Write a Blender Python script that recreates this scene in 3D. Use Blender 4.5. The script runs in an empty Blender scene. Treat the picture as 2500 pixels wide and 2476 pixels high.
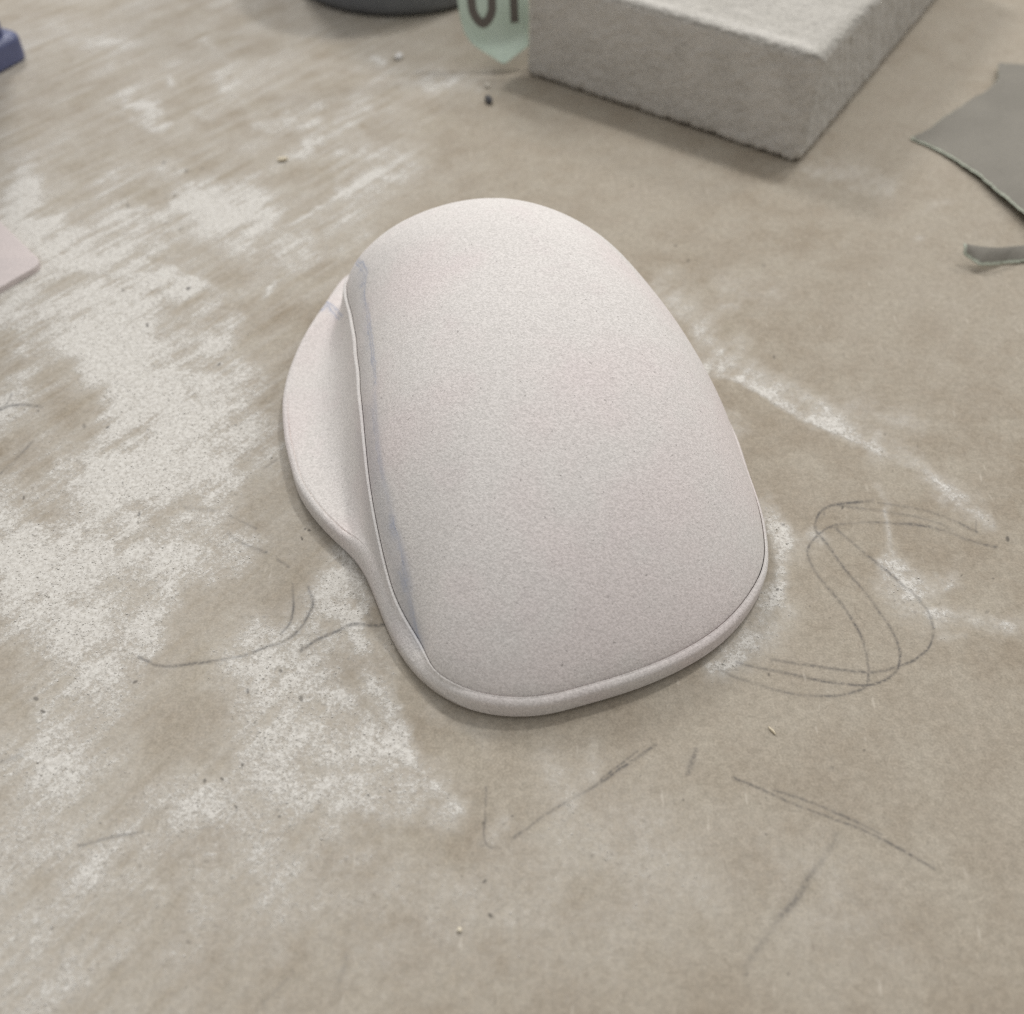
import bpy, bmesh, math, random
import numpy as np
from mathutils import Matrix, Vector

# ------------------------------------------------------------------ camera, light, exposure
S = bpy.context.scene
COL = S.collection
MM = 0.001
FPX, CX, CY = 2497.0, 1250.0, 1238.0          # focal length and centre in photo pixels
PITCH, ROLL, CAM_H = math.radians(47.47), math.radians(1.137), 147.0
_cp, _sp, _cr, _sr = math.cos(PITCH), math.sin(PITCH), math.cos(ROLL), math.sin(ROLL)
_fwd = np.array([0, _cp, -_sp]); _ri = np.array([1.0, 0, 0]); _up = np.array([0, _sp, _cp])
AX = np.array([_cr * _ri + _sr * _up, -_sr * _ri + _cr * _up, _fwd])

cam_data = bpy.data.cameras.new("camera")
cam = bpy.data.objects.new("camera", cam_data)
COL.objects.link(cam)
cam.matrix_world = Matrix(((AX[0][0], AX[1][0], -AX[2][0], 0),
                           (AX[0][1], AX[1][1], -AX[2][1], 0),
                           (AX[0][2], AX[1][2], -AX[2][2], CAM_H * MM), (0, 0, 0, 1)))
cam_data.sensor_fit = 'HORIZONTAL'
cam_data.sensor_width = 36.0
cam_data.lens = 36.0 * FPX / 2500.0
cam_data.clip_start = 0.01
cam_data.clip_end = 50.0
cam_data.dof.use_dof = True
cam_data.dof.focus_distance = 0.184
cam_data.dof.aperture_fstop = 16.0
S.camera = cam
S.render.resolution_x, S.render.resolution_y = 1024, 1014

W = bpy.data.worlds.new("World"); S.world = W; W.use_nodes = True
def room_light():
    # a lit ceiling, dimmer walls, and the dark side where the photographer stands
    t = W.node_tree; n, l = t.nodes, t.links; bg = n["Background"]
    tc = n.new("ShaderNodeTexCoord"); sx = n.new("ShaderNodeSeparateXYZ"); l.new(tc.outputs["Generated"], sx.inputs[0])
    up = n.new("ShaderNodeMapRange"); up.interpolation_type = 'SMOOTHSTEP'
    l.new(sx.outputs["Z"], up.inputs[0])
    for i, v in enumerate((0.0, 0.85, 0.36, 1.0)): up.inputs[i + 1].default_value = v
    side = n.new("ShaderNodeMapRange"); side.interpolation_type = 'SMOOTHSTEP'
    l.new(sx.outputs["Y"], side.inputs[0])
    for i, v in enumerate((-0.9, 0.1, 0.62, 1.0)): side.inputs[i + 1].default_value = v
    m = n.new("ShaderNodeMath"); m.operation = 'MULTIPLY'; l.new(up.outputs[0], m.inputs[0]); l.new(side.outputs[0], m.inputs[1])
    k = n.new("ShaderNodeMath"); k.operation = 'MULTIPLY'; l.new(m.outputs[0], k.inputs[0]); k.inputs[1].default_value = 0.775
    bg.inputs[0].default_value = (1.0, 0.995, 0.985, 1); l.new(k.outputs[0], bg.inputs[1])
room_light()

def lamp(name, pos, size, power, color):
    """a round lamp above and behind the block, aimed at the mouse model"""
    L = bpy.data.lights.new(name, 'AREA'); L.shape = 'DISK'; L.size = size; L.energy = power; L.color = color
    o = bpy.data.objects.new(name, L); COL.objects.link(o)
    o.location = Vector(pos)
    o.rotation_euler = (Vector(pos) - Vector((0.01, 0.16, 0.0))).to_track_quat('Z', 'Y').to_euler()
    return o
lamp("work_lamp", (0.42, 0.84, 1.50), 0.14, 7.4, (1.0, 0.99, 0.97))
lamp("work_lamp", (0.98, 1.06, 1.02), 0.24, 4.2, (1.0, 0.985, 0.96))
lamp("work_lamp", (-0.48, 1.30, 1.10), 0.28, 8.6, (1.0, 0.985, 0.965))

S.view_settings.view_transform = 'Standard'
S.view_settings.look = 'None'
S.view_settings.exposure = 0.0
S.view_settings.gamma = 1.0
S.view_settings.use_curve_mapping = False
S.render.engine = 'CYCLES'
S.cycles.use_denoising = False      # the little grain that is left reads as the phone's sensor noise
S.cycles.filter_width = 1.3
S.cycles.max_bounces = 6

# ------------------------------------------------------------------ helpers
def un(px, z=0.0):
    """photo pixel(s) -> point(s) in mm on the plane z"""
    px = np.atleast_2d(np.array(px, float)); z = np.broadcast_to(np.asarray(z, float), len(px))
    d = np.c_[(px[:, 0] - CX) / FPX, -(px[:, 1] - CY) / FPX, np.ones(len(px))] @ AX
    return np.array([0, 0, CAM_H]) + d * ((z - CAM_H) / d[:, 2])[:, None]

def pr(P):
    q = (np.asarray(P, float) - np.array([0, 0, CAM_H])) @ AX.T
    return np.c_[CX + FPX * q[:, 0] / q[:, 2], CY - FPX * q[:, 1] / q[:, 2]]

def hash2(ix, iy, seed):
    h = (ix.astype(np.int64) * 374761393 + iy.astype(np.int64) * 668265263 + seed * 1442695041) & 0x7fffffff
    h = ((h ^ (h >> 13)) * 1274126177) & 0x7fffffff
    h = ((h ^ (h >> 15)) * 1103515245) & 0x7fffffff
    return ((h ^ (h >> 16)) & 0xffffff) / float(0xffffff)

def vnoise(x, y, seed=0):
    ix = np.floor(x); iy = np.floor(y); fx = x - ix; fy = y - iy
    fx = fx * fx * fx * (fx * (fx * 6 - 15) + 10); fy = fy * fy * fy * (fy * (fy * 6 - 15) + 10)
    a = hash2(ix, iy, seed); b = hash2(ix + 1, iy, seed); c = hash2(ix, iy + 1, seed); d = hash2(ix + 1, iy + 1, seed)
    return (a + (b - a) * fx) + ((c + (d - c) * fx) - (a + (b - a) * fx)) * fy

def fbm(x, y, oct=4, gain=0.5, seed=0):
    s = np.zeros_like(x); n = 0.0; a = 1.0
    for k in range(oct):
        s += a * vnoise(x * 2 ** k + 17.3 * k, y * 2 ** k - 9.1 * k, seed + k); n += a; a *= gain
    return s / n

def sstep(a, b, x):
    t = np.clip((x - a) / (b - a), 0, 1)
    return t * t * (3 - 2 * t)

def resample(pts, n):
    """Catmull-Rom through pts"""
    p = np.asarray(pts, float); m = len(p)
    q = np.vstack([2 * p[0] - p[1], p, 2 * p[-1] - p[-2]])
    t = np.linspace(0, m - 1 - 1e-9, n); i = t.astype(int); f = (t - i)[:, None]
    a, b, c, d = q[i], q[i + 1], q[i + 2], q[i + 3]
    return 0.5 * (2 * b + (c - a) * f + (2 * a - 5 * b + 4 * c - d) * f ** 2 + (3 * b - a - 3 * c + d) * f ** 3)

def seg_dist(X, Y, pts):
    """distance from X,Y to a polyline"""
    p = np.asarray(pts, float); D = np.full(X.shape, 1e9)
    for (x0, y0), (x1, y1) in zip(p[:-1], p[1:]):
        dx, dy = x1 - x0, y1 - y0; L = dx * dx + dy * dy + 1e-9
        t = np.clip(((X - x0) * dx + (Y - y0) * dy) / L, 0, 1)
        D = np.minimum(D, (X - x0 - t * dx) ** 2 + (Y - y0 - t * dy) ** 2)
    return np.sqrt(D)

def mesh_obj(name, V, F, mat, parent=None, smooth=True, attrs=None, loc=None):
    """V in mm, F an (n,4) or (n,3) index array or a list of lists"""
    V = np.asarray(V, np.float64) * MM
    if loc is not None: V = V - np.asarray(loc) * MM
    me = bpy.data.meshes.new(name)
    if isinstance(F, list):
        me.from_pydata(V.tolist(), [], [list(map(int, f)) for f in F])
    else:
        k = F.shape[1]
        me.vertices.add(len(V)); me.vertices.foreach_set("co", V.astype(np.float32).ravel())
        me.loops.add(F.size); me.loops.foreach_set("vertex_index", F.astype(np.int32).ravel())
        me.polygons.add(len(F)); me.polygons.foreach_set("loop_start", np.arange(0, F.size, k, dtype=np.int32))
        me.update(calc_edges=True); me.validate()
    if smooth and len(me.polygons): me.polygons.foreach_set("use_smooth", np.ones(len(me.polygons), bool))
    for k, v in (attrs or {}).items():
        a = me.attributes.new(k, 'FLOAT', 'POINT'); a.data.foreach_set("value", np.asarray(v, np.float32).ravel())
    me.materials.append(mat)
    o = bpy.data.objects.new(name, me); COL.objects.link(o)
    if loc is not None and parent is None: o.location = Vector(loc) * MM
    if parent is not None: o.parent = parent
    return o

def grid_faces(nr, nc, wrap=False, flip=False):
    i = np.arange(nr - 1)[:, None]; j = np.arange(nc if wrap else nc - 1)[None, :]; j2 = (j + 1) % nc
    F = np.stack(np.broadcast_arrays(i * nc + j, i * nc + j2, (i + 1) * nc + j2, (i + 1) * nc + j), -1).reshape(-1, 4)
    return F[:, ::-1] if flip else F

def tag(o, label, cat, group=None, kind=None):
    o["label"] = label; o["category"] = cat
    if group: o["group"] = group
    if kind: o["kind"] = kind
    return o

def empty(name, loc, label, cat):
    o = bpy.data.objects.new(name, None); o.empty_display_size = 0.01
    o.location = Vector(loc) * MM; COL.objects.link(o)
    return tag(o, label, cat)

def srgb(r, g, b):
    f = lambda c: (c / 255 / 12.92) if c / 255 <= 0.04045 else ((c / 255 + 0.055) / 1.055) ** 2.4
    return (f(r), f(g), f(b), 1.0)

class Mat:
    """small node builder"""
    def __init__(self, name, rough=0.9, spec=0.2):
        self.m = bpy.data.materials.new(name); self.m.use_nodes = True
        self.t = self.m.node_tree; self.n = self.t.nodes; self.l = self.t.links
        self.b = self.n["Principled BSDF"]
        self.b.inputs["Roughness"].default_value = rough
        self.b.inputs["Specular IOR Level"].default_value = spec
        self.tc = self.n.new("ShaderNodeTexCoord").outputs["Object"]
    def noise(self, scale, detail=3, rough=0.55, vec=None, dist=0.0):
        n = self.n.new("ShaderNodeTexNoise"); n.inputs["Scale"].default_value = scale
        n.inputs["Detail"].default_value = detail; n.inputs["Roughness"].default_value = rough
        n.inputs["Distortion"].default_value = dist
        self.l.new(vec or self.tc, n.inputs["Vector"]); return n.outputs["Fac"]
    def mapped(self, scale=(1, 1, 1), rot=(0, 0, 0)):
        n = self.n.new("ShaderNodeMapping"); n.inputs["Scale"].default_value = scale; n.inputs["Rotation"].default_value = rot
        self.l.new(self.tc, n.inputs["Vector"]); return n.outputs[0]
    def attr(self, name):
        n = self.n.new("ShaderNodeAttribute"); n.attribute_name = name; return n.outputs["Fac"]
    def math(self, op, a, b=None, clamp=False):
        n = self.n.new("ShaderNodeMath"); n.operation = op; n.use_clamp = clamp
        for i, v in enumerate((a, b)):
            if v is None: continue
            if isinstance(v, (int, float)): n.inputs[i].default_value = v
            else: self.l.new(v, n.inputs[i])
        return n.outputs[0]
    def ramp(self, v, lo, hi, a=0.0, b=1.0):
        n = self.n.new("ShaderNodeMapRange"); n.interpolation_type = 'SMOOTHSTEP'
        for i, x in enumerate((v, lo, hi, a, b)):
            if isinstance(x, (int, float)): n.inputs[i].default_value = x
            else: self.l.new(x, n.inputs[i])
        return n.outputs[0]
    def mix(self, fac, a, b, mode='MIX'):
        n = self.n.new("ShaderNodeMix"); n.data_type = 'RGBA'; n.blend_type = mode
        for i, x in ((0, fac), (6, a), (7, b)):
            if isinstance(x, (int, float, tuple)): n.inputs[i].default_value = x
            else: self.l.new(x, n.inputs[i])
        return n.outputs[2]
    def color(self, c):
        if isinstance(c, tuple): self.b.inputs["Base Color"].default_value = c
        else: self.l.new(c, self.b.inputs["Base Color"])
    def bump(self, h, strength, dist):
        n = self.n.new("ShaderNodeBump"); n.inputs["Strength"].default_value = strength; n.inputs["Distance"].default_value = dist
        self.l.new(h, n.inputs["Height"]); self.l.new(n.outputs[0], self.b.inputs["Normal"])

def scaled(c, k): return (c[0] * k, c[1] * k, c[2] * k, 1.0)

# ------------------------------------------------------------------ table top: brown board with sanding dust and pencil lines
# dust strokes: points in photo pixels, half width, strength; negative strength = wiped clean
DUST = [
    # left field
    ([(330, 900), (420, 985), (330, 1060)], 110, .62), ([(380, 960), (440, 1000)], 60, .5), ([(90, 950), (110, 960)], 30, .2),
    ([(20, 1290), (90, 1370), (20, 1440)], 75, 1.0), ([(200, 1150), (330, 1230), (480, 1200)], 90, .6),
    ([(240, 1190), (300, 1270)], 60, .55), ([(420, 1330), (400, 1450), (370, 1540)], 45, .75), ([(500, 1390), (560, 1330)], 40, .45),
    ([(130, 1420), (250, 1360)], 80, .5), ([(180, 1560), (120, 1700)], 90, .35), ([(0, 1000), (90, 900), (60, 850)], 26, .5),
    ([(520, 1000), (600, 950), (560, 900)], 60, .55), ([(250, 820), (330, 880)], 60, .45), ([(620, 1050), (560, 1150)], 60, .42),
    # lower left wedge
    ([(830, 1700), (900, 1770), (1010, 1880), (1110, 1975)], 16, .95), ([(780, 1690), (850, 1790), (960, 1890), (1060, 1975)], 48, .72),
    ([(560, 1650), (700, 1640), (780, 1620)], 42, .6), ([(620, 1760), (760, 1800), (860, 1900)], 85, .55), ([(700, 1900), (900, 1960), (1060, 1990)], 42, .55),
    ([(800, 2000), (930, 2020)], 40, .3), ([(400, 1950), (560, 1990)], 70, .32), ([(100, 1850), (160, 1900)], 50, .3), ([(250, 1650), (150, 1690)], 60, .4),
    ([(620, 1560), (720, 1600)], 30, .5), ([(700, 1530), (690, 1590), (640, 1640)], 26, .5),
    ([(200, 2080), (420, 2150), (600, 2100)], 150, .26), ([(60, 2300), (300, 2380)], 160, .24), ([(700, 2120), (960, 2080)], 90, .25),
    # near the notch of the mouse
    ([(845, 1365), (820, 1440), (805, 1475)], 24, 2.0), ([(870, 1400), (880, 1460), (860, 1500)], 20, 1.1), ([(790, 1470), (740, 1560)], 30, .5), ([(850, 1525), (875, 1590)], 14, .85),
    ([(760, 1560), (690, 1650)], 34, .6), ([(905, 1680), (960, 1740), (975, 1770)], 22, 1.2), ([(905, 1660), (850, 1600)], 20, .45), ([(1050, 1770), (1150, 1800)], 36, .35),
    ([(1330, 1860), (1390, 1950), (1380, 2000)], 34, .36), ([(1440, 1830), (1450, 1900)], 16, .3), ([(1240, 2010), (1190, 2060)], 14, .4),
    # upper left
    ([(420, 430), (520, 500), (600, 510)], 42, .66), ([(455, 500), (500, 505)], 20, .8), ([(560, 520), (610, 560), (640, 530)], 36, .8), ([(560, 480), (640, 430), (720, 385), (800, 330), (870, 290), (905, 262)], 15, .62),
    ([(330, 540), (390, 560)], 40, .62), ([(260, 450), (330, 400)], 38, .4), ([(620, 620), (760, 520), (870, 440)], 20, .42), ([(700, 610), (850, 500), (1000, 400)], 22, .42), ([(760, 400), (880, 370)], 20, .36),
    ([(60, 420), (70, 470)], 28, .7), ([(100, 600), (170, 635), (300, 665), (400, 700)], 17, .85), ([(280, 620), (420, 660), (520, 700)], 24, .55), ([(180, 540), (80, 560), (20, 520)], 42, .45), ([(60, 600), (150, 560), (220, 590)], 34, .45),
    ([(310, 245), (360, 280), (400, 305)], 17, .72), ([(490, 280), (560, 230), (540, 190)], 20, .42), ([(630, 310), (760, 285)], 15, .62), ([(220, 110), (290, 95)], 28, .32), ([(500, 100), (520, 115)], 12, .5), ([(410, 200), (415, 205)], 10, .8),
    ([(900, 165), (1000, 190), (1130, 200), (1190, 210)], 20, .4), ([(1040, 205), (1110, 205)], 14, .45), ([(910, 140), (940, 150)], 8, .5), ([(880, 270), (960, 300)], 40, .22), ([(960, 420), (860, 430)], 26, .36),
    ([(560, 760), (600, 730)], 40, .5), ([(650, 720), (670, 690)], 8, .85), ([(100, 760), (200, 820), (320, 800)], 60, .52), ([(20, 780), (60, 830)], 40, .6), ([(460, 720), (520, 810), (500, 870)], 50, .4), ([(240, 700), (340, 740)], 40, .4),
    ([(720, 640), (800, 600), (880, 560)], 40, .32), ([(800, 340), (960, 420)], 60, .2),
    # right of the mouse
    ([(1725, 905), (1790, 922), (1860, 955), (1930, 1000), (2000, 1027), (2090, 1070), (2150, 1105)], 9, 4.5), ([(1720, 895), (1800, 900), (1900, 950), (1990, 1000), (2120, 1070)], 22, .75),
    ([(2150, 1105), (2240, 1150), (2290, 1190), (2380, 1240), (2420, 1275)], 14, .62), ([(2190, 1090), (2220, 1120)], 16, .3),
    ([(1620, 690), (1660, 730)], 22, .62), ([(1680, 770), (1720, 790)], 26, .55), ([(1700, 810), (1760, 840), (1810, 830)], 16, .55), ([(1760, 750), (1800, 745)], 12, .42), ([(1740, 858), (1760, 860)], 7, .7), ([(1770, 690), (1880, 720)], 22, .26), ([(1760, 1000), (1800, 1050)], 24, .42), ([(1970, 1010), (2100, 1000), (2230, 1040)], 22, .25),
    ([(1870, 1230), (1898, 1290), (1908, 1345), (1895, 1410), (1880, 1470)], 14, 1.5), ([(1860, 1490), (1830, 1560), (1790, 1600)], 28, .85), ([(1740, 1635), (1775, 1622), (1790, 1600)], 13, 1.3), ([(1900, 1300), (1960, 1340)], 20, .26), ([(1920, 1500), (1880, 1560)], 26, .32),
    ([(2180, 1380), (2220, 1405), (2240, 1430)], 15, 2.4), ([(2160, 1250), (2165, 1290), (2185, 1350)], 8, .55), ([(1975, 1300), (2005, 1310)], 13, .7), ([(2160, 1420), (2220, 1450), (2330, 1420)], 18, .38), ([(2270, 1500), (2360, 1515), (2440, 1528), (2500, 1530)], 13, 1.0), ([(2310, 1440), (2325, 1430)], 7, .55), ([(2200, 1480), (2280, 1520)], 26, .38), ([(2290, 1560), (2360, 1550)], 10, .35), ([(2140, 1185), (2170, 1240)], 10, .25),
    ([(1970, 405), (2050, 420), (2160, 460)], 18, .36), ([(2080, 460), (2170, 470)], 12, .3), ([(2260, 510), (2310, 490)], 12, .25), ([(2240, 580), (2245, 580)], 8, .35),
    ([(1000, 2130), (1250, 2190), (1480, 2080)], 120, .24), ([(700, 2300), (1000, 2360)], 140, .16), ([(640, 1330), (560, 1460), (600, 1560)], 60, .3), ([(930, 1580), (1000, 1690)], 40, .3),
    ([(1980, 2150), (2030, 2240)], 120, .2), ([(1500, 2100), (1650, 2160)], 130, .16), ([(1300, 2300), (1500, 2350)], 100, .14),
    # wiped clean
    ([(100, 880), (170, 930)], 46, -.5), ([(200, 1020), (150, 1100)], 46, -.5), ([(100, 1130), (40, 1100)], 30, -.4), ([(350, 475), (460, 440)], 30, -.5), ([(330, 360), (450, 330)], 50, -.4), ([(170, 480), (190, 540)], 34, -.55), ([(640, 600), (800, 460)], 15, -.5), ([(560, 420), (700, 400)], 34, -.4), ([(340, 620), (520, 680)], 9, -.4),
    ([(420, 1620), (470, 1500), (640, 1400)], 50, -.42), ([(620, 1210), (650, 1260)], 40, -.45), ([(440, 640), (640, 760)], 34, -.42), ([(500, 880), (640, 850)], 42, -.5), ([(480, 1760), (520, 1800)], 60, -.4), ([(260, 1900), (350, 1850)], 44, -.35), ([(860, 1640), (920, 1720)], 24, -.3), ([(1000, 1640), (1000, 1760), (1130, 1820)], 30, -.5), ([(930, 2020), (1100, 2050)], 46, -.4), ([(20, 1640), (60, 1560)], 60, -.3), ([(380, 800), (440, 860)], 26, -.3), ([(1790, 950), (1860, 1000), (2040, 1110)], 26, -.45),
]
def cr(pts, x0, y0, s): return [(x0 + x / s, y0 + y / s) for x, y in pts]
_A = lambda p: cr(p, 1700, 800, 1.9125)
_B = lambda p: cr(p, 1100, 1700, 1.38)
_C = lambda p: cr(p, 0, 800, 2.1256)
_D = lambda p: cr(p, 0, 1600, 1.61)
PENCIL = [  # points, half width px, darkness
    (_A([(825, 808), (700, 820), (620, 835), (575, 870), (555, 925), (565, 960), (600, 1000), (660, 1080), (720, 1160), (790, 1240), (850, 1320), (910, 1410), (945, 1490), (950, 1560), (930, 1610), (870, 1650), (800, 1668), (700, 1665), (560, 1645), (400, 1610), (250, 1580), (190, 1562)]), 2.6, .8),
    (_A([(1400, 1025), (1300, 1000), (1200, 965), (1100, 935), (1000, 918), (850, 910), (720, 912), (640, 925), (580, 960), (530, 1010), (520, 1060), (550, 1130), (600, 1200), (660, 1270), (720, 1350), (765, 1430), (790, 1510), (803, 1600), (795, 1670), (740, 1700), (640, 1720), (520, 1718), (400, 1700), (280, 1665), (180, 1630), (110, 1600)]), 2.6, .75),
    (_A([(1310, 955), (1250, 925), (1180, 890), (1100, 862), (1000, 840), (850, 820)]), 2.4, .62),
    (_A([(1210, 950), (1120, 910), (1000, 880), (850, 855), (740, 840), (650, 832), (600, 850), (598, 875)]), 2.2, .5),
    (_A([(640, 925), (700, 980), (780, 1050), (880, 1130), (950, 1190), (1020, 1250), (1070, 1310), (1100, 1380), (1105, 1440), (1080, 1500), (1020, 1550), (950, 1580), (870, 1602), (770, 1608), (600, 1590), (450, 1565), (350, 1550)]), 2.6, .7),
    (_A([(1305, 895), (1306, 955)]), 1.4, .4),
    (_B([(690, 165), (600, 225), (500, 295), (430, 335), (350, 380), (270, 435), (205, 480)]), 3.2, .75), (_B([(630, 185), (560, 240), (505, 283)]), 2.4, .7),
    (_B([(170, 512), (130, 505), (112, 470), (115, 420), (120, 310)]), 2.4, .6),
    (_B([(828, 178), (815, 215), (800, 260)]), 4.2, .95), (_B([(815, 215), (806, 240)]), 6, .8),
    (_B([(950, 272), (1050, 315), (1150, 360), (1250, 400), (1350, 435), (1450, 480), (1550, 535), (1635, 585)]), 2.4, .72), (_B([(1090, 315), (1200, 352), (1330, 405), (1450, 465)]), 2.8, .62),
    (_B([(1300, 465), (1270, 530), (1215, 600), (1160, 690), (1105, 750)]), 6.5, .58), (_B([(1105, 750), (1060, 820), (1010, 880), (990, 940)]), 6, .34),
    (_C([(0, 430), (60, 408), (140, 402), (220, 410)]), 2.6, .85), (_C([(0, 425), (40, 395), (60, 345)]), 2.0, .6), (_C([(0, 760), (70, 695), (130, 635), (170, 595)]), 2.5, .8),
    (_C([(720, 1710), (830, 1755), (950, 1750), (1100, 1730), (1250, 1705), (1370, 1665), (1480, 1625), (1560, 1560), (1610, 1480), (1625, 1420), (1600, 1350)]), 3.0, .66),
    (_C([(1460, 1590), (1505, 1530), (1525, 1450), (1515, 1330)]), 2.6, .7), (_C([(1180, 1070), (1280, 1130), (1380, 1165)]), 2.6, .62), (_C([(1200, 980), (1330, 1045)]), 2.2, .5), (_C([(1440, 1205), (1500, 1245)]), 2.4, .65),
    (_C([(1560, 1680), (1650, 1620), (1750, 1575), (1830, 1540), (1920, 1545), (2010, 1540)]), 3.2, .85), (_C([(960, 935), (1060, 945), (1140, 945)]), 3, .3), (_C([(1370, 730), (1440, 685)]), 2, .6),
    (_D([(310, 750), (420, 720), (560, 695)]), 3.4, .42), (_D([(1365, 1180), (1330, 1290), (1290, 1400)]), 5, .25), (_D([(0, 420), (80, 395)]), 5, .3), (_D([(1150, 1250), (1010, 1390)]), 5, .22), (_D([(60, 830), (120, 810)]), 4, .3),
]
SPECK = [(460, 705, 7, 1.0), (360, 795, 6, .9), (535, 890, 6, .9), (755, 1295, 5, 1), (737, 1315, 6, 1), (745, 1292, 4, .8), (340, 1256, 6, .9), (338, 1277, 4, .7), (300, 1180, 5, .8), (58, 1216, 6, .9), (263, 1044, 6, .9), (205, 1040, 8, .5), (330, 1665, 8, .85), (88, 1706, 8, .8), (105, 1738, 8, .9), (735, 1706, 9, .7), (605, 1688, 7, .8), (685, 1638, 6, .8), (592, 1868, 5, .9), (500, 1907, 7, .8), (542, 1902, 6, .9), (575, 1970, 6, .9), (682, 1994, 5, .7), (1197, 2235, 8, .9), (1183, 2152, 8, .8), (1180, 2010, 5, .7), (2460, 1316, 8, .95), (2410, 1494, 8, .35), (2057, 1240, 5, .9), (1898, 1440, 5, .9), (1877, 1647, 5, .8), (1912, 1282, 5, .7), (2425, 1413, 4, .8), (2348, 1405, 4, .7), (1890, 872, 5, .8), (1650, 600, 5, .5), (1680, 637, 5, .6), (2110, 1832, 5, .6), (2032, 1873, 6, .4), (1668, 1953, 5, .7), (1870, 2037, 5, .6), (1925, 2378, 7, .5), (1870, 1948, 4, .5), (2070, 350, 6, .35), (2105, 392, 5, .4), (1445, 2090, 5, .5), (455, 2410, 6, .4), (460, 2300, 8, .4), (127, 2268, 7, .5), (400, 397, 6, .55), (427, 478, 6, .6), (312, 502, 8, .5), (455, 418, 7, .6), (495, 412, 5, .4), (440, 560, 6, .4), (300, 710, 5, .8), (405, 545, 5, .4), (1180, 2065, 4, .5), (2160, 1060, 4, .5), (2240, 1090, 4, .5)]

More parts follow.
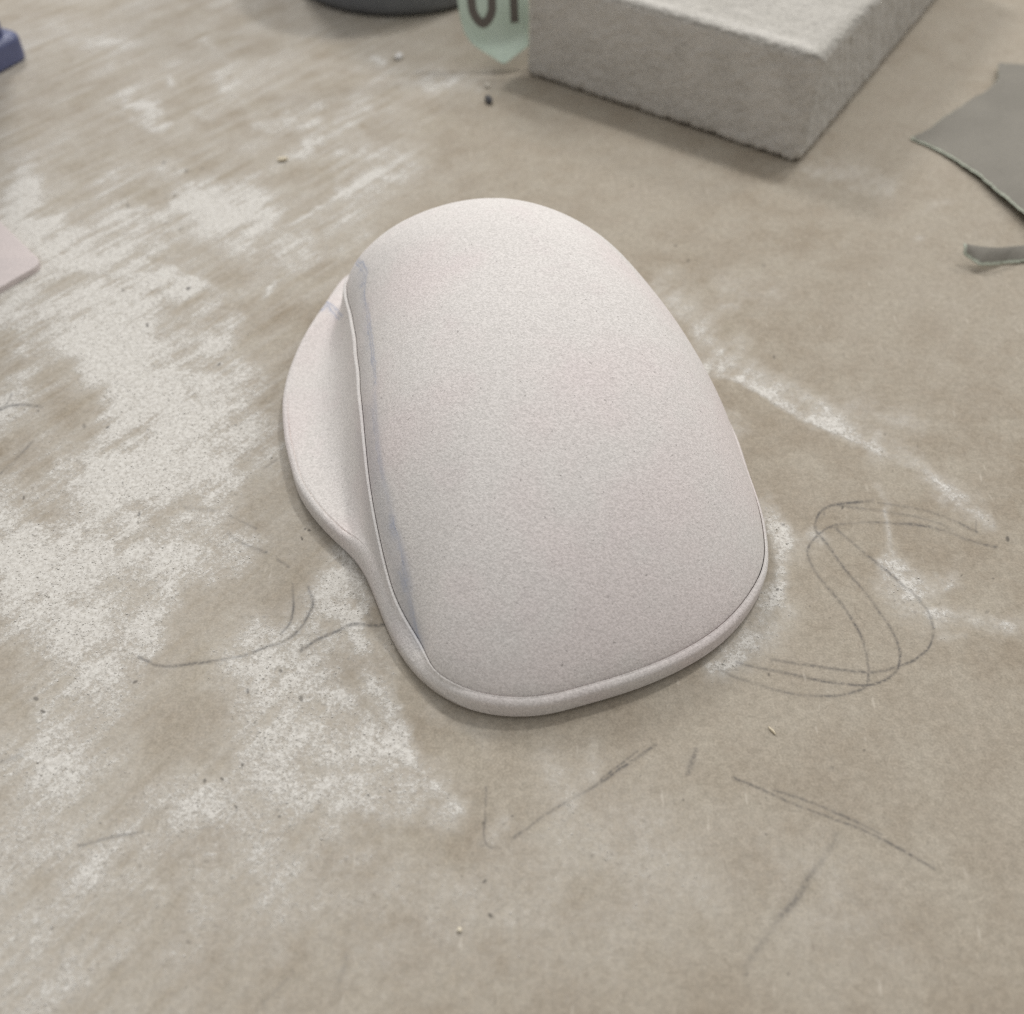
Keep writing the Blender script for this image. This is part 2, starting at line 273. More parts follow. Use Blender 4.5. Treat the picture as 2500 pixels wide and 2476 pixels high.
def build_table():
    step = 2.45
    xs = np.r_[np.arange(-1500, -170, 9.0), np.arange(-170, 2672, step), np.arange(2674, 4000, 9.0)]
    ys = np.r_[np.arange(-330, -150, 6.0), np.arange(-150, 2640, step), np.arange(2642, 3300, 9.0)]
    X, Y = np.meshgrid(xs, ys); nr, nc = X.shape
    P = un(np.c_[X.ravel(), Y.ravel()], 0.0)
    px, py = P[:, 0].reshape(nr, nc), P[:, 1].reshape(nr, nc)
    # warp the strokes so that their outlines fray
    wx = X + 46 * (fbm(px / 9, py / 9, 4, .6, 3) - .5) * 2 * .6 + 16 * (vnoise(px / 1.6, py / 1.6, 9) - .5)
    wy = Y + 40 * (fbm(px / 9, py / 9, 4, .6, 33) - .5) * 2 * .6 + 12 * (vnoise(px / 1.6, py / 1.6, 19) - .5)
    m = np.zeros((nr, nc))
    for pts, w, s in DUST:
        p = np.array(pts, float); R = 3 * w + 60
        j0, j1 = np.searchsorted(xs, [p[:, 0].min() - R, p[:, 0].max() + R]); i0, i1 = np.searchsorted(ys, [p[:, 1].min() - R, p[:, 1].max() + R])
        if j1 <= j0 or i1 <= i0: continue
        sl = (slice(i0, i1), slice(j0, j1))
        kk = .35 if w <= 12 else 1.0
        d = seg_dist(X[sl] + kk * (wx - X)[sl], Y[sl] + kk * (wy - Y)[sl], resample(p, max(2, 4 * len(p))) if len(p) > 2 else p)
        m[sl] += s * np.exp(-(d / (w * (.85 if w <= 12 else 1.2))) ** 1.6)
    left = sstep(1500, 500, X + .2 * Y)
    m += .04 * left
    # streaky, blotchy noise in the plane of the table
    ca, sa = math.cos(math.radians(54)), math.sin(math.radians(54))
    u, v = px * ca + py * sa, -px * sa + py * ca
    nz = lambda f: np.clip((f - .5) * 2.3, -1, 1)
    n1 = nz(fbm(px / 13, py / 13, 4, .6, 51)); n2 = nz(fbm(u / 20, v / 2.3, 4, .62, 71)); n3 = nz(fbm(px / 2.6, py / 2.6, 4, .7, 91)); n4 = nz(fbm(px / 5.5, py / 5.5, 3, .6, 131))
    mc = 1 - np.exp(-1.25 * np.clip(m, 0, 4))
    tex = n1 * .34 + n2 * (.14 + .44 * sstep(1250, 850, Y)) + n4 * .40 + n3 * .38
    dust = np.clip(mc * (.92 + .95 * tex) + .27 * left * (1 + 1.0 * n1 + 1.1 * n2) + .08 * (1 + tex), 0, 1.15)
    win = sstep(-1480, -600, X) * sstep(3980, 3200, X) * sstep(-325, -170, Y) * sstep(3280, 2800, Y)
    dust = .12 + (dust - .12) * win
    n3 = .5 + .25 * n3
    # pencil
    pen = np.zeros((nr, nc)); jx = X + 3.0 * (fbm(px / 3, py / 3, 2, .5, 5) - .5); jy = Y + 3.0 * (fbm(px / 3, py / 3, 2, .5, 6) - .5)
    for pts, w, s in PENCIL:
        p = resample(pts, 8 * len(pts)) if len(pts) > 2 else np.array(pts, float); R = 4 * w + 10
        j0, j1 = np.searchsorted(xs, [p[:, 0].min() - R, p[:, 0].max() + R]); i0, i1 = np.searchsorted(ys, [p[:, 1].min() - R, p[:, 1].max() + R])
        if j1 <= j0 or i1 <= i0: continue
        sl = (slice(i0, i1), slice(j0, j1)); d = seg_dist(jx[sl], jy[sl], p)
        press = np.clip(.30 + 1.5 * (fbm(px[sl] / 6, py[sl] / 6, 3, .6, 8) - .18), .2, 1.15)
        pen[sl] = np.maximum(pen[sl], 1.15 * s * press * np.exp(-(d / (w * 1.4)) ** 2))
    spk = np.zeros((nr, nc))
    rng = np.random.default_rng(4)
    extra = [(x, y, r, a) for x, y, r, a in zip(rng.uniform(0, 2500, 300), rng.uniform(150, 2476, 300), rng.gamma(2.0, .5, 300) + .8, rng.uniform(.2, .6, 300)) if rng.random() < (.95 if x < 1100 and y > 900 else .45)]
    for x, y, r, a in [(x, y, .74 * r, .85 * a) for x, y, r, a in SPECK] + extra:
        j0, j1 = np.searchsorted(xs, [x - 4 * r, x + 4 * r]); i0, i1 = np.searchsorted(ys, [y - 4 * r, y + 4 * r])
        if j1 <= j0 or i1 <= i0: continue
        sl = (slice(i0, i1), slice(j0, j1)); an = rng.uniform(0, 3.1); dx, dy = X[sl] - x, Y[sl] - y
        e, f = dx * math.cos(an) + dy * math.sin(an), -dx * math.sin(an) + dy * math.cos(an)
        d = np.hypot(e / 1.25, f / rng.uniform(.55, .95)) / r
        spk[sl] = np.maximum(spk[sl], a * sstep(1.25, .65, d))
    z = .14 * np.clip(dust - .35, 0, 1) * (.5 + n3)
    z[0] = z[-1] = 0; z[:, 0] = z[:, -1] = 0
    V = P.copy(); V[:, 2] = z.ravel()
    # carry the sheet on to a wide table edge
    idx = np.arange(nr * nc).reshape(nr, nc)
    rim = np.r_[idx[0, :-1], idx[:-1, -1], idx[-1, :0:-1], idx[:0:-1, 0]]
    c = np.array([0, 190.0]); d = V[rim, :2] - c; d /= np.maximum(np.abs(d[:, :1]) / 1500, np.abs(d[:, 1:]) / 1400)
    q0 = V[rim, :2] - c; q1 = q0 * (1 + 160 / np.linalg.norm(q0, axis=1))[:, None]
    E = np.r_[np.c_[c + q1, np.zeros(len(rim))], np.c_[c + d, np.zeros(len(rim))]]; n0 = len(V); nr_ = len(rim); k = np.arange(nr_); k2 = (k + 1) % nr_
    F = np.r_[grid_faces(nr, nc, flip=True), np.c_[rim[k], rim[k2], n0 + k2, n0 + k], np.c_[n0 + k, n0 + k2, n0 + nr_ + k2, n0 + nr_ + k]]
    V = np.r_[V, E]; pad = np.zeros(2 * nr_)
    M = Mat("brown_board", .88, .25)
    dustA, penA, spkA = M.attr("dust"), M.attr("pencil"), M.attr("speck")
    big = M.noise(11, 4, .6); mid = M.noise(85, 4, .65); fv = M.noise(760, 4, .7, None, .5); gr = M.noise(2600, 2, .7); gr2 = M.noise(1200, 3, .7)
    tan = M.mix(M.ramp(big, .35, .65), srgb(148, 136, 119), srgb(161, 151, 136))
    tan = M.mix(M.ramp(mid, .3, .72), tan, srgb(165, 156, 141))
    tan = M.mix(1.0, tan, M.mix(M.ramp(fv, .28, .72), (.86, .855, .845, 1), (1.11, 1.11, 1.115, 1)), 'MULTIPLY')
    tan = M.mix(1.0, tan, M.mix(M.ramp(gr, .25, .75), (.84, .84, .84, 1), (1.12, 1.12, 1.12, 1)), 'MULTIPLY')
    # short pale and dark fibres of the board
    for rot, seed, tone, amt in ((1.1, 0, srgb(200, 191, 177), .4), (-.5, 3, srgb(196, 187, 173), .36), (2.3, 7, srgb(118, 107, 93), .35)):
        mp = M.n.new("ShaderNodeMapping"); mp.inputs["Location"].default_value = (seed * .013, seed * .007, 0); mp.inputs["Rotation"].default_value = (0, 0, rot); mp.inputs["Scale"].default_value = (1, .2, 1)
        wob = M.n.new("ShaderNodeVectorMath"); wob.operation = 'ADD'; nv = M.n.new("ShaderNodeTexNoise"); nv.inputs["Scale"].default_value = 300; M.l.new(M.tc, nv.inputs["Vector"])
        sc = M.n.new("ShaderNodeVectorMath"); sc.operation = 'SCALE'; sc.inputs[3].default_value = .0012; M.l.new(nv.outputs["Color"], sc.inputs[0])
        M.l.new(M.tc, wob.inputs[0]); M.l.new(sc.outputs[0], wob.inputs[1]); M.l.new(wob.outputs[0], mp.inputs["Vector"])
        vo = M.n.new("ShaderNodeTexVoronoi"); vo.inputs["Scale"].default_value = 520; M.l.new(mp.outputs[0], vo.inputs["Vector"])
        pick = M.n.new("ShaderNodeSeparateColor"); M.l.new(vo.outputs["Color"], pick.inputs[0])
        fleck = M.math('MULTIPLY', M.ramp(vo.outputs["Distance"], .16, .06), M.ramp(pick.outputs[0], .80, .86))
        tan = M.mix(M.math('MULTIPLY', fleck, amt), tan, tone)
    penf = M.math('MULTIPLY', penA, M.ramp(gr2, .34, .60, .30, 1.0))
    # powder: covers in grains where thin, as a film where thick
    grain = M.math('ADD', M.math('MULTIPLY', gr, .5), M.math('MULTIPLY', gr2, .5))
    cover = M.ramp(M.math('ADD', dustA, M.math('MULTIPLY', M.math('SUBTRACT', grain, .5), 1.7)), .12, 1.24)
    film = M.math('MULTIPLY', dustA, .66, True)
    cov = M.math('MAXIMUM', M.math('MULTIPLY', cover, .90), film)
    crisp = M.ramp(M.math('ADD', M.math('MULTIPLY', dustA, .56), M.noise(1700, 3, .75)),   .80, 1.04)
    cov = M.math('MAXIMUM', cov, M.math('MULTIPLY', crisp, .88))
    white = M.mix(M.ramp(gr2, .3, .7), srgb(194, 190, 183), srgb(222, 219, 213))
    col = M.mix(cov, tan, white)
    # grey grit caught in the powder
    grit = M.math('MULTIPLY', M.ramp(M.noise(1300, 1, .5), .63, .70), M.ramp(dustA, .2, .5))
    col = M.mix(M.math('MULTIPLY', grit, .34), col, srgb(122, 117, 110))
    col = M.mix(M.math('MULTIPLY', penf, .84, True), col, srgb(82, 80, 80))
    col = M.mix(M.math('MULTIPLY', spkA, .85), col, srgb(66, 63, 61))
    M.color(col)
    h = M.math('ADD', M.math('MULTIPLY', fv, .35), M.math('ADD', M.math('MULTIPLY', gr, .35), M.math('MULTIPLY', cov, 1.15)))
    M.bump(h, .6, .00024)
    o = mesh_obj("table_top", V, F, M.m, attrs={"dust": np.r_[dust.ravel(), pad + .12], "pencil": np.r_[pen.ravel(), pad], "speck": np.r_[spk.ravel(), pad]})
    tag(o, "brown board table top with white sanding dust and pencil lines", "table", kind="structure")
    # loose grains lying on the powder
    rng = np.random.default_rng(11); n = 11000
    keep = np.ones((nr, nc)); keep[(X < -40) | (X > 2540) | (Y < 60) | (Y > 2520)] = 0
    w = (np.clip(dust - .25, 0, 1) ** 2.2 * keep).ravel(); w /= w.sum()
    c = rng.choice(nr * nc, n, p=w)
    base = np.c_[P[c, 0] + rng.normal(0, .25, n), P[c, 1] + rng.normal(0, .25, n), z.ravel()[c]]
    r = np.clip(rng.lognormal(math.log(.075), .38, n), .04, .24)
    octa = np.array([(1, 0, 0), (0, 1, 0), (-1, 0, 0), (0, -1, 0), (0, 0, .75), (0, 0, -.75)])
    an = rng.uniform(0, 6.28, n); co, so = np.cos(an), np.sin(an)
    sh = octa[None] * (r[:, None, None] * rng.uniform(.65, 1.35, (n, 6, 1)))
    G = np.stack([sh[..., 0] * co[:, None] - sh[..., 1] * so[:, None], sh[..., 0] * so[:, None] + sh[..., 1] * co[:, None], sh[..., 2] + .5 * r[:, None]], -1) + base[:, None]
    T8 = np.array([(0, 1, 4), (1, 2, 4), (2, 3, 4), (3, 0, 4), (1, 0, 5), (2, 1, 5), (3, 2, 5), (0, 3, 5)])
    FG = (T8[None] + 6 * np.arange(n)[:, None, None]).reshape(-1, 3)
    D = Mat("dust_grains", .95, .1); D.color(D.mix(D.ramp(D.noise(300, 2, .6), .35, .65), srgb(206, 202, 195), srgb(226, 223, 218)))
    g = mesh_obj("sanding_dust", G.reshape(-1, 3), FG, D.m, smooth=False)
    tag(g, "white sanding dust grains scattered over the brown board", "dust", kind="stuff")
build_table()

# ------------------------------------------------------------------ the foam mouse model
NT = 1440
TH = np.linspace(-np.pi, np.pi, NT, endpoint=False)
RIDGE = [(1042, 1604, 5), (1003, 1547, 5.5), (975, 1500, 6.5), (952, 1449, 8), (938, 1390, 10), (925, 1331, 12), (916, 1284, 13.5), (905, 1229, 15), (896, 1167, 16), (888, 1086, 17), (880, 1006, 17.5), (872, 910, 18), (863, 826, 18), (853, 764, 17.5), (840, 676, 16.5)]
TOPE = [(838, 667), (792, 734), (763, 776), (738, 818), (713, 872), (696, 923), (688, 969), (688, 1010), (692, 1056)]
FOOT = [(700, 1102), (713, 1153), (728, 1206), (756, 1253), (795, 1300), (834, 1337), (866, 1367), (885, 1394), (901, 1425), (921, 1476), (940, 1527), (964, 1578), (991, 1622), (1023, 1661), (1062, 1692), (1113, 1722), (1168, 1741), (1230, 1751), (1293, 1751), (1348, 1745), (1407, 1727), (1485, 1706), (1564, 1680), (1642, 1647), (1713, 1608), (1768, 1567), (1815, 1516), (1850, 1461), (1872, 1410)]
RIGHTE = [(1879, 1359), (1877, 1312), (1866, 1253), (1850, 1202), (1830, 1147), (1804, 1066), (1769, 996), (1734, 938)]
BACKE = [(37, 178), (29.5, 192), (17, 203.5), (0, 210.5), (-17, 213), (-31, 210.5)]
RBACK = [(-34, 197.5, 12.5), (-24, 205.5, 8.5), (-10, 211, 5.5)]

def csmooth(v, s):
    k = np.fft.rfftfreq(NT, 1 / NT)
    return np.fft.irfft(np.fft.rfft(v) * np.exp(-.5 * (k * np.radians(s)) ** 2), NT)
def cinterp(th, v):
    o = np.argsort(th); th = th[o]; v = np.asarray(v)[o]
    return np.interp(TH, np.r_[th - 2 * np.pi, th, th + 2 * np.pi], np.r_[v, v, v])

def build_mouse():
    C = np.array([4.678, 169.7]); Z0 = 37.5
    A = csmooth(cinterp(np.radians([-90, -35, 20, 75, 125, 180]), [2.25, 2.12, 2.415, 2.0, 2.629, 2.5]), 14)
    B = csmooth(cinterp(np.radians([-90, -35, 20, 75, 125, 180]), [.77, .88, .996, .558, .549, .74]), 14)
    pts = resample(np.r_[un(TOPE, 5)[:, :2], un(FOOT, 1.0)[:, :2], un(RIGHTE, 5)[:, :2], BACKE, un(TOPE[:1], 5)[:, :2]], 900)
    d = pts - C; Rb = csmooth(cinterp(np.arctan2(d[:, 1], d[:, 0]), np.hypot(*d.T)), 2.0)
    rg = np.array(RIDGE, float); P = np.r_[un(rg[:, :2], rg[:, 2]), RBACK]
    d = P[:, :2] - C; t = np.mod(np.arctan2(d[:, 1], d[:, 0]), 2 * np.pi); rr = np.hypot(*d.T); o = np.argsort(t)
    T = np.mod(TH, 2 * np.pi); inw = (T >= t[o][0]) & (T <= t[o][-1])
    Rr = np.where(inw, np.interp(T, t[o], rr[o]), Rb - .9); zr = np.where(inw, np.interp(T, t[o], P[o, 2]), 5.0)
    Rr = csmooth(np.minimum(Rr, Rb - .9), 1.2); Rs = csmooth(Rr, 3.2); wt = csmooth(((Rb - Rr) > 3).astype(float), 4); Rr = Rr + (Rs - Rr) * wt; zr = csmooth(zr, 3.5)
    Rr = np.minimum(Rr, Rb - .93)
    wf = np.clip((Rb - Rr - .95) / 1.6, 0, 1); wf = wf * wf * (3 - 2 * wf)
    ct, st = np.cos(TH), np.sin(TH)
    ring = lambda R, z: np.stack([C[0] + R * ct, C[1] + R * st, np.broadcast_to(z, R.shape)], -1)
    root = empty("mouse_model", (C[0], C[1], 0), "pale pinkish grey foam mouse model with a thumb rest, in the middle of the board", "mouse model")
    loc = (C[0], C[1], 0)

    # --- material: sanded modelling foam
    def foam(name, smear):
        M = Mat(name, .92, .15)
        pk = M.noise(38, 3, .55); pk2 = M.noise(95, 3, .6); gr = M.noise(2300, 2, .8); gr2 = M.noise(1300, 2, .6); pit = M.noise(1900, 1, .5); dent = M.noise(55, 2, .5)
        base = M.mix(M.ramp(pk, .42, .66), (.710, .674, .646, 1), (.720, .657, .636, 1))
        base = M.mix(M.math('MULTIPLY', M.ramp(pk2, .52, .72), .3), base, (.69, .615, .606, 1))
        g = M.math('ADD', M.math('MULTIPLY', gr, .75), M.math('MULTIPLY', gr2, .25))
        base = M.mix(1.0, base, M.mix(M.ramp(g, .36, .64), (.87, .87, .865, 1), (1.11, 1.11, 1.11, 1)), 'MULTIPLY')
        base = M.mix(M.math('MULTIPLY', M.ramp(pit, .72, .77), .6), base, (.25, .23, .22, 1))
        if smear:
            base = M.mix(M.math('MULTIPLY', M.attr("graphite"), .62, True), base, (.36, .37, .40, 1))
            bl = M.math('MULTIPLY', M.attr("blue"), M.ramp(gr, .3, .62, .45, 1.0))
            base = M.mix(M.math('MULTIPLY', bl, .82, True), base, (.33, .37, .48, 1))
            base = M.mix(M.math('MULTIPLY', M.attr("burr_glint"), .7, True), base, (.74, .73, .71, 1))
        M.color(base)
        M.bump(M.math('ADD', g, M.math('ADD', M.math('MULTIPLY', M.noise(160, 2, .5), .4), M.math('MULTIPLY', dent, 1.2))), .6, .00024)
        return M.m
    FOAM = foam("sanded_foam", True)

    def marks(V):
        q = pr(V); x, y = q[:, 0], q[:, 1]
        n = fbm(V[:, 0] / 1.5, V[:, 1] / 1.5, 3, .6, 2); n2 = fbm(V[:, 0] / 6, V[:, 1] / 6, 3, .5, 12)
        jx = x + 9 * (n - .5); jy = y + 9 * (n2 - .5)
        blue = np.zeros(len(V))
        for pts, w, s in [([(862, 622), (868, 634), (880, 642), (886, 638), (893, 655)], 2.4, .9), ([(866, 640), (878, 652), (889, 668)], 2.2, .8), ([(862, 625), (880, 640), (895, 655)], 6, .35), ([(872, 628), (893, 660), (893, 690)], 3, .5), ([(880, 640), (888, 672), (884, 700)], 3, .5), ([(893, 650), (896, 668), (888, 676)], 3, .6), ([(888, 690), (888, 740), (894, 780)], 3, .35), ([(897, 740), (903, 800), (910, 860), (913, 920)], 3, .5), ([(905, 780), (908, 840), (916, 900), (915, 935)], 2.5, .5), ([(880, 650), (886, 720), (893, 800), (900, 850)], 8, .22), ([(908, 850), (916, 940)], 8, .25),
                          ([(780, 756), (790, 738), (806, 744), (820, 756), (834, 770)], 2.6, .95), ([(786, 757), (800, 748), (812, 762), (828, 780)], 2.4, .9), ([(790, 746), (812, 764), (822, 776)], 6, .3), ([(778, 758), (786, 757), (796, 752)], 4, .6), ([(800, 738), (818, 756), (836, 775)], 2.5, .6),
                          ([(956, 1260), (962, 1300), (975, 1340)], 8, .55), ([(970, 1300), (990, 1380), (1000, 1440)], 8, .45), ([(985, 1380), (1000, 1470), (1015, 1530)], 7, .5), ([(975, 1400), (992, 1450), (1006, 1510)], 5, .5), ([(1000, 1480), (1018, 1545), (1028, 1580)], 9, .42), ([(940, 1180), (955, 1250)], 8, .28), ([(913, 920), (917, 1000), (925, 1090), (940, 1180), (957, 1262)], 5, .32), ([(910, 1000), (918, 1080), (934, 1170)], 3, .4), ([(958, 1262), (972, 1318), (984, 1372), (994, 1420)], 2.6, .85), ([(966, 1290), (976, 1340), (990, 1400)], 2.2, .7), ([(982, 1390), (996, 1450), (1012, 1512), (1024, 1560)], 2.6, .8), ([(890, 690), (892, 740), (897, 790), (905, 850), (910, 905)], 2.4, .8), ([(900, 760), (908, 830), (915, 885), (917, 935)], 2.2, .75)]:
            dd = seg_dist(jx, jy, resample(pts, 6 * len(pts)) if len(pts) > 2 else pts)
            blue = np.maximum(blue, s * np.exp(-(dd / w) ** 2) * (.75 + 1.2 * (n - .3)))
        sm = np.zeros(len(V))
        for pts, w, s in [([(868, 720), (880, 800), (890, 900), (900, 1000)], 17, .22), ([(900, 1000), (905, 1100), (920, 1180), (940, 1280)], 24, .52), ([(940, 1280), (968, 1380), (990, 1480), (1015, 1560)], 22, .5), ([(880, 1060), (892, 1180), (910, 1290), (930, 1380)], 14, .34), ([(930, 1400), (960, 1500), (1000, 1570)], 24, .22), ([(862, 640), (870, 700)], 22, .25)]:
            dd = seg_dist(x, y, resample(pts, 6 * len(pts)) if len(pts) > 2 else pts)
            sm = np.maximum(sm, 1.3 * s * np.exp(-(dd / w) ** 2) * (.7 + .7 * (n2 - .3)))
        return {"blue": blue, "graphite": sm, "burr_glint": np.zeros(len(V))}

    # --- the dome inside the groove
    ns = 190
    s = np.sin(np.linspace(0, np.pi / 2, ns))[:, None]
    kw = .30 + .62 * wf; front = sstep(-.1, .75, np.sin(-TH + .25)); Rd = Rr - .86 * kw - .05 - .12 * front * (1 - wf) - .04 * wf; zd = zr - .10 + .16 * (1 - wf)
    Ri, zi = csmooth(Rd, 14), csmooth(zd, 14)
    r = s * (Ri + (Rd - Ri) * s ** 4); zz0 = zi + (zd - zi) * s ** 4; z = zz0 + (Z0 - zz0) * (1 - s ** A) ** B
    V = np.stack([C[0] + r * ct, C[1] + r * st, z], -1)
    skirt = np.stack([C[0] + (Rd + .02) * ct, C[1] + (Rd + .02) * st, zd - 1.8], -1)
    V = np.concatenate([V[1:], skirt[None]]).reshape(-1, 3)
    F = grid_faces(ns, NT, wrap=True, flip=True)
    top = len(V); V = np.r_[V, [[C[0], C[1], Z0]]]
    k = np.arange(NT)
    Fl = np.r_[F, np.c_[k, (k + 1) % NT, np.full(NT, top), np.full(NT, top)][:, [0, 1, 2, 2]]]
    Fq = F; o = mesh_obj("top_shell", V, np.r_[Fq], FOAM, root, attrs=marks(V), loc=loc)
    bm = bmesh.new(); bm.from_mesh(o.data); bm.verts.ensure_lookup_table()
    for i in range(NT):
        try: bm.faces.new((bm.verts[i], bm.verts[(i + 1) % NT], bm.verts[top])).smooth = True
        except ValueError: pass
    bm.to_mesh(o.data); bm.free()

    # --- lower shell: wall, rim and the ridge round the groove
    bur = .04 * (fbm(TH * 26, TH * 0 + 3, 3, .6, 7) - .5)
    bur = bur + bur[::-1] * 0
    rings = [ring(Rb * 0 + 1.0, .05), ring(Rb - 3.4, .05), ring(Rb - 3.0, .10), ring(Rb - 2.2, .75), ring(Rb - .3, .92), ring(Rb - .08, 1.0), ring(Rb, 1.2), ring(Rb, 3.6), ring(Rb - .04, 3.95), ring(Rb - .13, 4.25), ring(Rb - .3, 4.5), ring(Rb - .56, 4.75), ring(Rb - .9, 5.0)]
    gap = Rb - .9 - Rr
    dg = np.degrees(TH); plain = .92 * sstep(-129, -108, dg) * sstep(-97, -104, dg)
    def lean(q, f):
        line = ring(Rb + (Rr - Rb) * f, 2.7 + (zr - .30 * wf - 2.7) * f)
        return q + (line - q) * plain[:, None]
    n0r = 7
    rings = rings[:n0r - 1] + [lean(q, f) for q, f in zip(rings[n0r - 1:], (.12, .2, .28, .36, .44, .52))]
    V1 = np.concatenate([q[None] for q in rings]); n1 = len(rings)
    scribe = .06 + .94 * sstep(-178, -160, np.degrees(TH)) * sstep(-114, -128, np.degrees(TH))              # scribed line along the near edge of the thumb rest
    lip = [ring(Rb - .9 - np.minimum(.18, gap * .3), 5.0 - .04 * wf), ring(Rb - .9 - np.minimum(.36, gap * .6), 5 - .42 * wf * scribe)]
    lip = [lean(q, f) for q, f in zip(lip, (.58, .64))]
    V1 = np.concatenate([V1] + [q[None] for q in lip]); n1 += 2
    kw = .30 + .62 * wf                       # the ridge is wide along the thumb rest, a hairline elsewhere
    fine = .55 + .45 * sstep(-.2, .9, np.sin(-TH + .3))      # the scribed line is deepest along the front
    ridge = [ring(Rr, zr - .30 * wf), ring(Rr - .12 * kw, zr + .07 - .15 * wf + bur * wf), ring(Rr - .40 * kw, zr + (.12 + bur * wf - .12 * wf)), ring(Rr - .66 * kw, zr + .20 - .22 * wf + bur * wf), ring(Rr - .70 * kw, zr + .205 - .235 * wf), ring(Rr - .76 * kw, zr + .21 - .26 * wf), ring(Rr - .80 * kw, zr + .14 - .24 * wf), ring(Rr - .86 * kw, zr - (1.1 - .85 * wf) * fine), ring(Rr - .86 * kw - .04, zr - 1.3 + .9 * wf)]
    V2 = np.concatenate([q[None] for q in ridge]); n2 = len(ridge)
    # beyond the wing the lip simply meets the ridge
    Va = V1.reshape(-1, 3); Vb = V2.reshape(-1, 3)
    Fa = grid_faces(n1, NT, wrap=True); Fb = grid_faces(n2, NT, wrap=True) + len(Va)
    k = np.arange(NT); k2 = (k + 1) % NT; a0 = (n1 - 1) * NT; b0 = len(Va)
    narrow = gap < .9
    Fc = np.c_[a0 + k, a0 + k2, b0 + k2, b0 + k][narrow | np.roll(narrow, -1)]
    V = np.r_[Va, Vb]; at = marks(V)
    ch = np.zeros((n1 + n2, NT)); ch[n1 + 1:n1 + 4] = wf * (.1 + .5 * fbm(TH * 25, TH * 0, 3, .6, 4)); at["burr_glint"] = ch.ravel()  # ridge crest lightened in colour: painted caught light on a pale foam burr
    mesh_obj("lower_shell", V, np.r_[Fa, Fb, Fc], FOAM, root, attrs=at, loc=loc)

    # --- thumb rest: hollow shelf that climbs to the ridge
    sel = np.where(gap >= .8)[0]; cut = np.where(np.diff(sel) > 1)[0]
    if len(cut): sel = np.r_[sel[cut[0] + 1:], sel[:cut[0] + 1]]
    nu = 70; u = np.linspace(0, 1, nu)[:, None]
    R0 = (Rb - .9 - np.minimum(.36, gap * .6))[sel]; R1 = Rr[sel]; z0 = (5 - .42 * wf * scribe)[sel]; z1 = (zr - .30 * wf)[sel]
    R = R0 + (R1 - R0) * u; pw = (1.5 + 2.3 * sstep(2, 9, gap))[sel]
    zz = z0 + .34 * scribe[sel] * np.clip(u * 45, 0, 1) - .5 * np.sin(np.pi * np.clip(u / .8, 0, 1)) * wf[sel] + (z1 - z0 - .34 * scribe[sel]) * u ** pw
    V = np.stack([C[0] + R * ct[sel], C[1] + R * st[sel], zz], -1)
    fu = .64 + .36 * u; Rl = (Rb + (Rr - Rb))[sel] * fu + Rb[sel] * (1 - fu); zl = 2.7 + (zr - .30 * wf - 2.7)[sel] * fu
    V = V + (np.stack([C[0] + Rl * ct[sel], C[1] + Rl * st[sel], zl], -1) - V) * plain[sel][None, :, None]
    V = V.reshape(-1, 3)
    mesh_obj("thumb_rest", V, grid_faces(nu, len(sel)), FOAM, root, attrs=marks(V), loc=loc)
build_mouse()

# ------------------------------------------------------------------ grey foam sanding block
def rounded_box(sx, sy, sz, r, n, bump):
    """dense box with soft edges, base at z=0, corner at the origin"""
    Vs, Fs, off = [], [], 0
    half = np.array([sx, sy, sz]) / 2
    for ax in range(3):
        for sg in (-1, 1):
            a1, a2 = [(1, 2), (2, 0), (0, 1)][ax]
            m1, m2 = max(6, int(half[a1] * 2 * n)), max(6, int(half[a2] * 2 * n))
            g1, g2 = np.meshgrid(np.linspace(-1, 1, m1), np.linspace(-1, 1, m2), indexing='ij')
            p = np.zeros(g1.shape + (3,)); p[..., ax] = sg * half[ax]; p[..., a1] = g1 * half[a1]; p[..., a2] = g2 * half[a2]
            inner = np.clip(p, -(half - r), half - r); nn = p - inner; nn /= np.linalg.norm(nn, axis=-1, keepdims=True) + 1e-9
            q = inner + nn * r
            q = q + nn * bump(q)[..., None]
            Vs.append(q.reshape(-1, 3) + half); Fs.append(grid_faces(m1, m2, flip=(sg < 0)) + off); off += m1 * m2
    return np.concatenate(Vs), np.concatenate(Fs)

